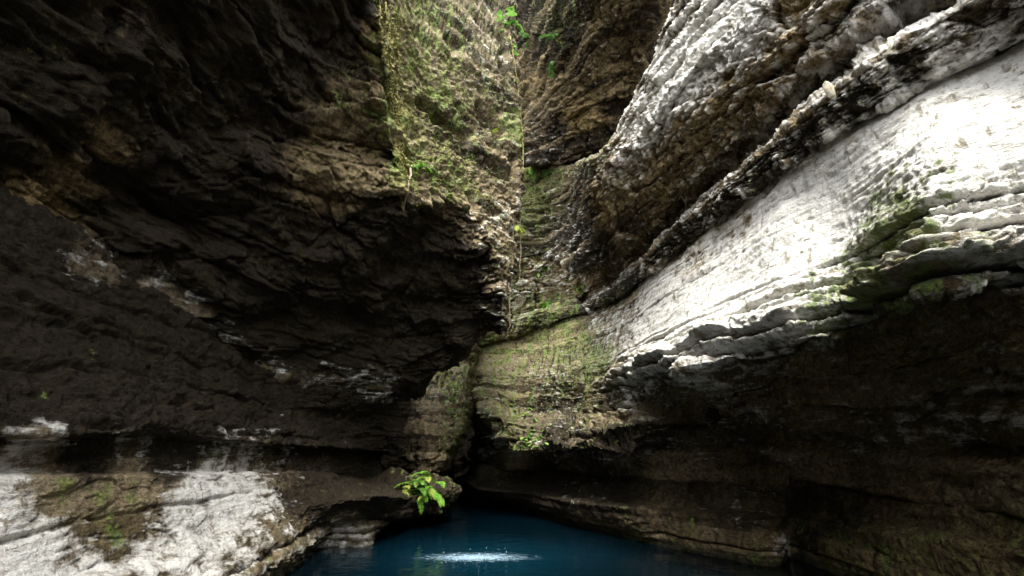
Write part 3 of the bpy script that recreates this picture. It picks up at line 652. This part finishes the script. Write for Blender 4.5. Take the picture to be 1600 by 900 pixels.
fern(664, 762, .58, 38, FERN, 'large bright green fern hanging over the dark blue pool', spread=2.0, down=.7, droop=1.5, pairs=17, wid=.17, seed=1, base=.38)
fern(632, 768, .36, 9, FERN_Y, 'small yellowish fern just left of the large fern over the pool', spread=1.6, down=.8, seed=2)
fern(856, 474, .42, 12, FERN, 'bright green fern on the far end of the dark rock rib', spread=1.8, down=.2, seed=3)
fern(834, 262, .45, 8, FERN, 'green fern in the far corner under the hollow roof', spread=1.6, down=.4, seed=4)
fern(860, 266, .40, 7, FERN_D, 'darker low fern beside the corner fern under the hollow roof', spread=1.6, down=.4, seed=5)
fern(660, 262, .24, 9, FERN, 'little green fern growing alone on the mossy rock face', spread=2.2, down=.5, seed=6)
fern(806, 352, .36, 9, FERN_Y, 'pale yellow green fern at the right edge of the mossy face', spread=1.6, down=.9, seed=7)
fern(768, 212, .26, 3, FERN_Y, 'thin fern sprig high on the mossy rock face', spread=1.4, down=.1, seed=8)
fern(815, 232, .30, 5, FERN_D, 'small fern at the sunlit edge beside the roof hollow', spread=1.4, down=.7, seed=9)
fern(826, 62, .55, 9, FERN_D, 'dark green fern in the shade of the high hollow', spread=1.6, down=.3, seed=10)
fern(864, 58, .45, 8, FERN_D, 'green fern on the brown buttress near the top of the picture', spread=1.6, down=.5, seed=11)
fern(866, 98, .45, 7, FERN_D, 'trailing fern lower on the brown buttress in the hollow', spread=1.6, down=.9, seed=12)
fern(833, 486, .26, 7, FERN_D, 'dull green fern left of the bright rib fern', spread=1.6, down=.5, seed=13)
fern(768, 700, .22, 5, FERN_D, 'tiny dark fern above the passage mouth', spread=1.6, down=.6, seed=14)

def leaf_mesh(L, w, r, curl=.3):
    vs, fs = [], []; n = 5
    for k in range(n+1):
        u = k/n; ww = w*math.sin(math.pi*(.06+.9*u))**.7*(1 if k < n else .1)
        x = L*u; z = -curl*L*u*u
        vs += [(x, -ww, z+.12*ww), (x, 0, z-.10*ww), (x, ww, z+.12*ww)]
        if k:
            i = 3*k
            fs += [(i-3, i-2, i+1, i), (i-2, i-1, i+2, i+1)]
    return vs, fs
def herb(name, px, py, n, L, w, spreadm, mat, label, cat='plant', group=None, seed=0, pxs=None):
    r = random.Random(seed*31+7); loc, nor = hit(px, py)
    root = tag(empty(name, loc), label, cat, group)
    for k in range(n):
        qx, qy = px+r.gauss(0, spreadm), py+r.gauss(0, spreadm*1.1)
        l2, n2 = hit(qx, qy)
        if (l2-loc).length > .9: l2, n2 = loc+Vector((r.uniform(-.1, .1), 0, r.uniform(-.15, .15))), nor
        v, f = leaf_mesh(L*r.uniform(.6, 1.2), w*r.uniform(.7, 1.1), r)
        M = orient(n2, 2.6, .3, r)
        mesh_obj('leaf', np.array([l2+n2*.01+(M @ Vector(q)) for q in v]), f, mat, root, smooth_=False)
    return root
herb('leafy_plant', 799, 30, 17, .28, .075, 9, BROAD, 'broad leaved light green plant at the top right edge of the mossy face', seed=1)
herb('leafy_plant', 806, 78, 5, .18, .06, 5, BROAD, 'few round leaves below the broad leaved plant on the sunlit edge', seed=2)
herb('herb', 818, 640, 16, .16, .05, 9, HERB, 'small bright herb on the far rock above the passage', seed=3)
herb('herb', 834, 668, 22, .15, .05, 12, HERB, 'loose patch of light green herb leaves beside the passage', seed=4)
herb('herb', 818, 692, 22, .15, .05, 13, HERB, 'lowest patch of herb leaves along the hanging rock edge', seed=5)
herb('herb', 902, 449, 9, .20, .06, 7, HERB, 'small leafy herb on the ledge right of the bright rib fern', seed=6)
herb('herb', 706, 660, 9, .13, .045, 7, HERB, 'sprig of light leaves on the mossy boulder', seed=7)
herb('herb', 845, 410, 9, .16, .05, 10, HERB, 'thin scatter of leaves on the green far wall', seed=8)

# hanging roots and the mossy vine: tubes that follow the rock or hang free
def tube(pts, radii, r, sides=6, jit=.2):
    pts = [np.array(p, float) for p in pts]; vs, fs = [], []
    for k, p in enumerate(pts):
        d = pts[min(k+1, len(pts)-1)]-pts[max(k-1, 0)]; d /= np.linalg.norm(d)+1e-9
        a = np.cross(d, [0.3, 1, .1]); a /= np.linalg.norm(a); b = np.cross(d, a)
        for s in range(sides):
            th = 2*math.pi*s/sides; q = radii[k]*(1+r.uniform(-jit, jit))
            vs.append(p+(a*math.cos(th)+b*math.sin(th))*q)
        if k:
            i = (k-1)*sides; j = k*sides
            fs += [(i+s, i+(s+1) % sides, j+(s+1) % sides, j+s) for s in range(sides)]
    fs.append(tuple(range(sides))[::-1]); fs.append(tuple(range((len(pts)-1)*sides, len(pts)*sides)))
    return vs, fs
def simple_mat(name, c1, c2, sc=30, rough=.85):
    t = NT(name); co = t.n('ShaderNodeNewGeometry').outputs['Position']
    n = t.noise(co, sc, 4, .65)
    t.l(t.mix(t.step(n, .35, .65), c1, c2), t.b.inputs['Base Color']); t.b.inputs['Roughness'].default_value = rough
    bp = t.n('ShaderNodeBump'); bp.inputs['Strength'].default_value = .6; bp.inputs['Distance'].default_value = .01
    t.l(n, bp.inputs['Height']); t.l(bp.outputs[0], t.b.inputs['Normal'])
    return t.m
VINE = simple_mat('mossy vine', (.09, .075, .02), (.27, .24, .07), 18)
ROOT = simple_mat('pale root', (.10, .07, .045), (.28, .21, .14))
def hang(name, path, rad, mat, label, cat, group=None, off=.05, seed=0, n=14, wig=.02, fuzz=0):
    """a strand laid down a line of sighted rock points; where the rock stops it hangs free below the last one"""
    r = random.Random(seed+100); P = []
    for (x, y) in path:
        loc, nor = hit(x, y)
        if P and abs(loc.y-P[-1][1]) > .9:
            loc = Vector(W(x, y, Y=P[-1][1]))
        P.append(np.array(loc+nor*off))
    C = catmull(np.array(P), [max(3, n//(len(P)-1))]*(len(P)-1))
    C += np.array([[r.gauss(0, wig) for _ in range(3)] for _ in C])
    rad_ = [rad*(1-.65*k/len(C)) for k in range(len(C))]
    v, f = tube(C, rad_, r, 6, .35)
    for _ in range(fuzz):                              # tufts of moss growing on the strand
        k = r.randint(0, len(C)-2); p = C[k]+(C[k+1]-C[k])*r.random()
        u = np.array([r.gauss(0, 1), r.gauss(0, 1), r.gauss(0, 1)-1.2]); u /= np.linalg.norm(u)
        w = np.cross(u, [r.gauss(0, 1), r.gauss(0, 1), r.gauss(0, 1)]); w /= np.linalg.norm(w); l = r.uniform(.02, .085)
        i = len(v); v += [p, p+u*l*.5+w*l*.18, p+u*l, p+u*l*.5-w*l*.18]; f.append((i, i+1, i+2, i+3))
    o = mesh_obj(name, np.array(v), f, mat)
    return tag(o, label, cat, group)
for k, (dx, r_, lab) in enumerate([(0, .014, 'thick yellow mossy vine hanging down the left edge of the lit face'), (-9, .010, 'second mossy vine just left of the thick one on the lit face'), (7, .008, 'thin mossy vine just right of the thick one on the lit face')]):
    hang('vine', [(600+dx,4),(611+dx,90),(619+dx*.8,170),(628+dx*.5,250),(632+dx*.2,328-14*k)], r_, VINE, lab, 'vine', seed=1+k, n=26, wig=.02, fuzz=900)
hang('vine', [(797,60),(808,130),(814,200),(817,270)], .016, VINE, 'yellow mossy strand down the upper right edge of the lit face', 'vine', seed=7, n=24, wig=.012, fuzz=260)
hang('root', [(641,258),(634,292),(631,330)], .022, ROOT, 'bare woody root dangling from the lip under the little fern', 'root', seed=4, wig=.008)
for k, (x, y0, y1) in enumerate([(800,330,420),(811,340,470),(815,380,496),(804,430,512),(794,440,530)]):
    hang('root', [(x,y0),(x+1.5,(y0+y1)/2),(x+rng.uniform(-3,3),y1)], .008, ROOT, 'thin pale root trailing down the right hand edge of the mossy face', 'root', 'thin roots trailing from the edge of the overhang', seed=10+k, wig=.012, n=12)

# loose pale stones lodged in the crevice above the rib
def stone_mesh(r, sx, sy, sz):
    import bmesh
    bm = bmesh.new()
    for k in range(16):
        v = Vector((r.gauss(0, 1), r.gauss(0, 1), r.gauss(0, 1))).normalized()*r.uniform(.85, 1.05)
        bm.verts.new((v.x*sx, v.y*sy, v.z*sz))
    res = bmesh.ops.convex_hull(bm, input=bm.verts)
    bmesh.ops.delete(bm, geom=list({g for g in res['geom_interior']+res['geom_unused'] if isinstance(g, bmesh.types.BMVert)}), context='VERTS')
    bmesh.ops.bevel(bm, geom=list(bm.edges), offset=min(sx, sy, sz)*.09, segments=1, affect='EDGES')
    bm.verts.ensure_lookup_table()
    for k, v in enumerate(bm.verts): v.index = k
    V_ = [v.co.copy() for v in bm.verts]; F_ = [tuple(v.index for v in f.verts) for f in bm.faces]; bm.free()
    return V_, F_
STONE = simple_mat('pale calcite stone', (.30, .24, .14), (.62, .58, .48), 14, .8)
a, b = SR['starts'][15]+2, SR['starts'][16]
GG, NN, PX, PY = SR['G'], SR['N'], SR['px'], SR['py']
stones = []
rs = random.Random(8)
tries = 0
while len(stones) < 52 and tries < 5000:
    tries += 1
    i = rs.randint(a+4, b-3); j = rs.randint(0, GG.shape[1]-1)
    x, y = PX[i, j], PY[i, j]
    if not (1010 < x < 1590 and -5 < y < 400): continue
    p = GG[i, j]
    if any(np.linalg.norm(p-q) < .13 for q in stones): continue
    stones.append(p)
    s = rs.choice([.035, .05, .06, .08, .10])
    v, f = stone_mesh(rs, s*rs.uniform(.7, 1.1), s*rs.uniform(.6, 1), s*rs.uniform(.9, 1.9))
    rot = Matrix.Rotation(rs.uniform(-.5, .5), 3, 'X') @ Matrix.Rotation(rs.uniform(-.5, .5), 3, 'Y') @ Matrix.Rotation(rs.uniform(0, 6), 3, 'Z')
    c = Vector(p)+Vector(NN[i, j])*s*.35
    o = mesh_obj('stone', np.array([c+rot @ q for q in v]), f, STONE, smooth_=False)
    tag(o, 'pale broken stone wedged in the ochre crevice above the dark rock rib', 'stone', 'broken stones in the crevice')
loc, nor = hit(1300, 152)
import bmesh as _bm
v, f = stone_mesh(rs, .065, .06, .15)
rot = Matrix.Rotation(-.28, 3, 'Y') @ Matrix.Rotation(.1, 3, 'X')
v = [loc+Vector((-.02, -.02, .07))+rot @ x for x in v]
tag(mesh_obj('stone_stub', np.array(v), f, STONE, smooth_=False), 'short pale column of stone standing on top of the dark rock rib', 'stone')

# moss tufts: tiny leafy faces over the sunlit mossy stone
TUFT = NT('moss tuft')
_c = TUFT.n('ShaderNodeVertexColor', layer_name='tint'); TUFT.l(_c.outputs[0], TUFT.b.inputs['Base Color']); TUFT.b.inputs['Roughness'].default_value = .8
TUFT.b.inputs['Specular IOR Level'].default_value = .15
def tufts(S, r0, r1, n, size, label, seed, cond):
    g = np.random.RandomState(seed)
    a, b = S['starts'][r0], S['starts'][r1]
    i = g.randint(a, b, n*4); j = g.randint(0, S['G'].shape[1], n*4)
    P = S['G'][i, j]; N_ = S['N'][i, j]; x, y = S['px'][i, j], S['py'][i, j]; z = S['Z'][i, j]
    patch = fbm(P*2.2, 3, seed=seed) + .6*fbm(P*7, 2, seed=seed+3)
    keep = cond(x, y) & (g.rand(n*4) < smooth(.15, .75, z[:, 1]*.9+.75*patch))
    P, N_ = P[keep][:n], N_[keep][:n]; m = len(P)
    u = g.normal(size=(m, 3)); u[:, 2] -= .5; u += N_*.6; u /= np.linalg.norm(u, axis=1)[:, None]
    w = np.cross(u, g.normal(size=(m, 3))); w /= np.linalg.norm(w, axis=1)[:, None]
    s = size*g.uniform(.5, 1.4, m)[:, None]
    P = P+N_*.008
    vs = np.stack([P, P+u*s*.5+w*s*.35, P+u*s, P+u*s*.5-w*s*.35], 1).reshape(-1, 3)
    fc = np.arange(m*4).reshape(m, 4)
    pal = np.array([[.24, .29, .05], [.31, .32, .08], [.13, .18, .035], [.21, .17, .11], [.42, .39, .30], [.09, .08, .05]])
    c = pal[g.choice(6, m, p=[.26, .2, .2, .12, .06, .16])]*g.uniform(.8, 1.2, m)[:, None]
    col = np.concatenate([c, np.ones((m, 1))], 1)
    tag(mesh_obj('moss', vs, fc, TUFT.m, attrs={'tint': np.repeat(col, 4, axis=0)}, smooth_=False), label, 'moss', kind='stuff')
tufts(SU, 4, 8, 24000, .018, 'olive moss and liverwort over the lit rock face', 3, lambda x, y: (x > 570) & (x < 830))
tufts(SR, 6, 10, 5000, .022, 'thin moss on the far fluted wall', 5, lambda x, y: (x > 735) & (x < 960))

# falling drops hitting the pool
SPL = NT('white water'); SPL.b.inputs['Base Color'].default_value = (.42, .56, .68, 1); SPL.b.inputs['Roughness'].default_value = .25
g = np.random.RandomState(2); vs, fs = [], []
cx, cy = W(742, 873, 0)[:2]
for k in range(210):
    a, q = g.uniform(0, 6.283), abs(g.normal())*.5
    x = cx+1.0*g.normal()*.27+.02; y = cy+g.normal()*.08+.14*(x-cx)
    if k < 160:
        h, rr, zz = g.uniform(.002, .005), g.uniform(.0015, .006), .001          # foam beads lying on the surface
    else:
        rr = g.uniform(.001, .003); h = rr*g.uniform(2, 10); zz = abs(g.normal())*.05+h   # drops thrown up
        if k > 200: x += g.normal()*.35; y += g.normal()*.25; zz *= 1.5
    i = len(vs)
    vs += [(x+rr, y, zz), (x, y+rr, zz), (x-rr, y, zz), (x, y-rr, zz), (x, y, zz+h), (x, y, zz-h)]
    fs += [(i, i+1, i+4), (i+1, i+2, i+4), (i+2, i+3, i+4), (i+3, i, i+4), (i+1, i, i+5), (i+2, i+1, i+5), (i+3, i+2, i+5), (i, i+3, i+5)]
tag(mesh_obj('water_splash', np.array(vs), np.array([f for f in fs]), SPL.m), 'white splash where drops fall on the blue pool', 'splash', kind='stuff')
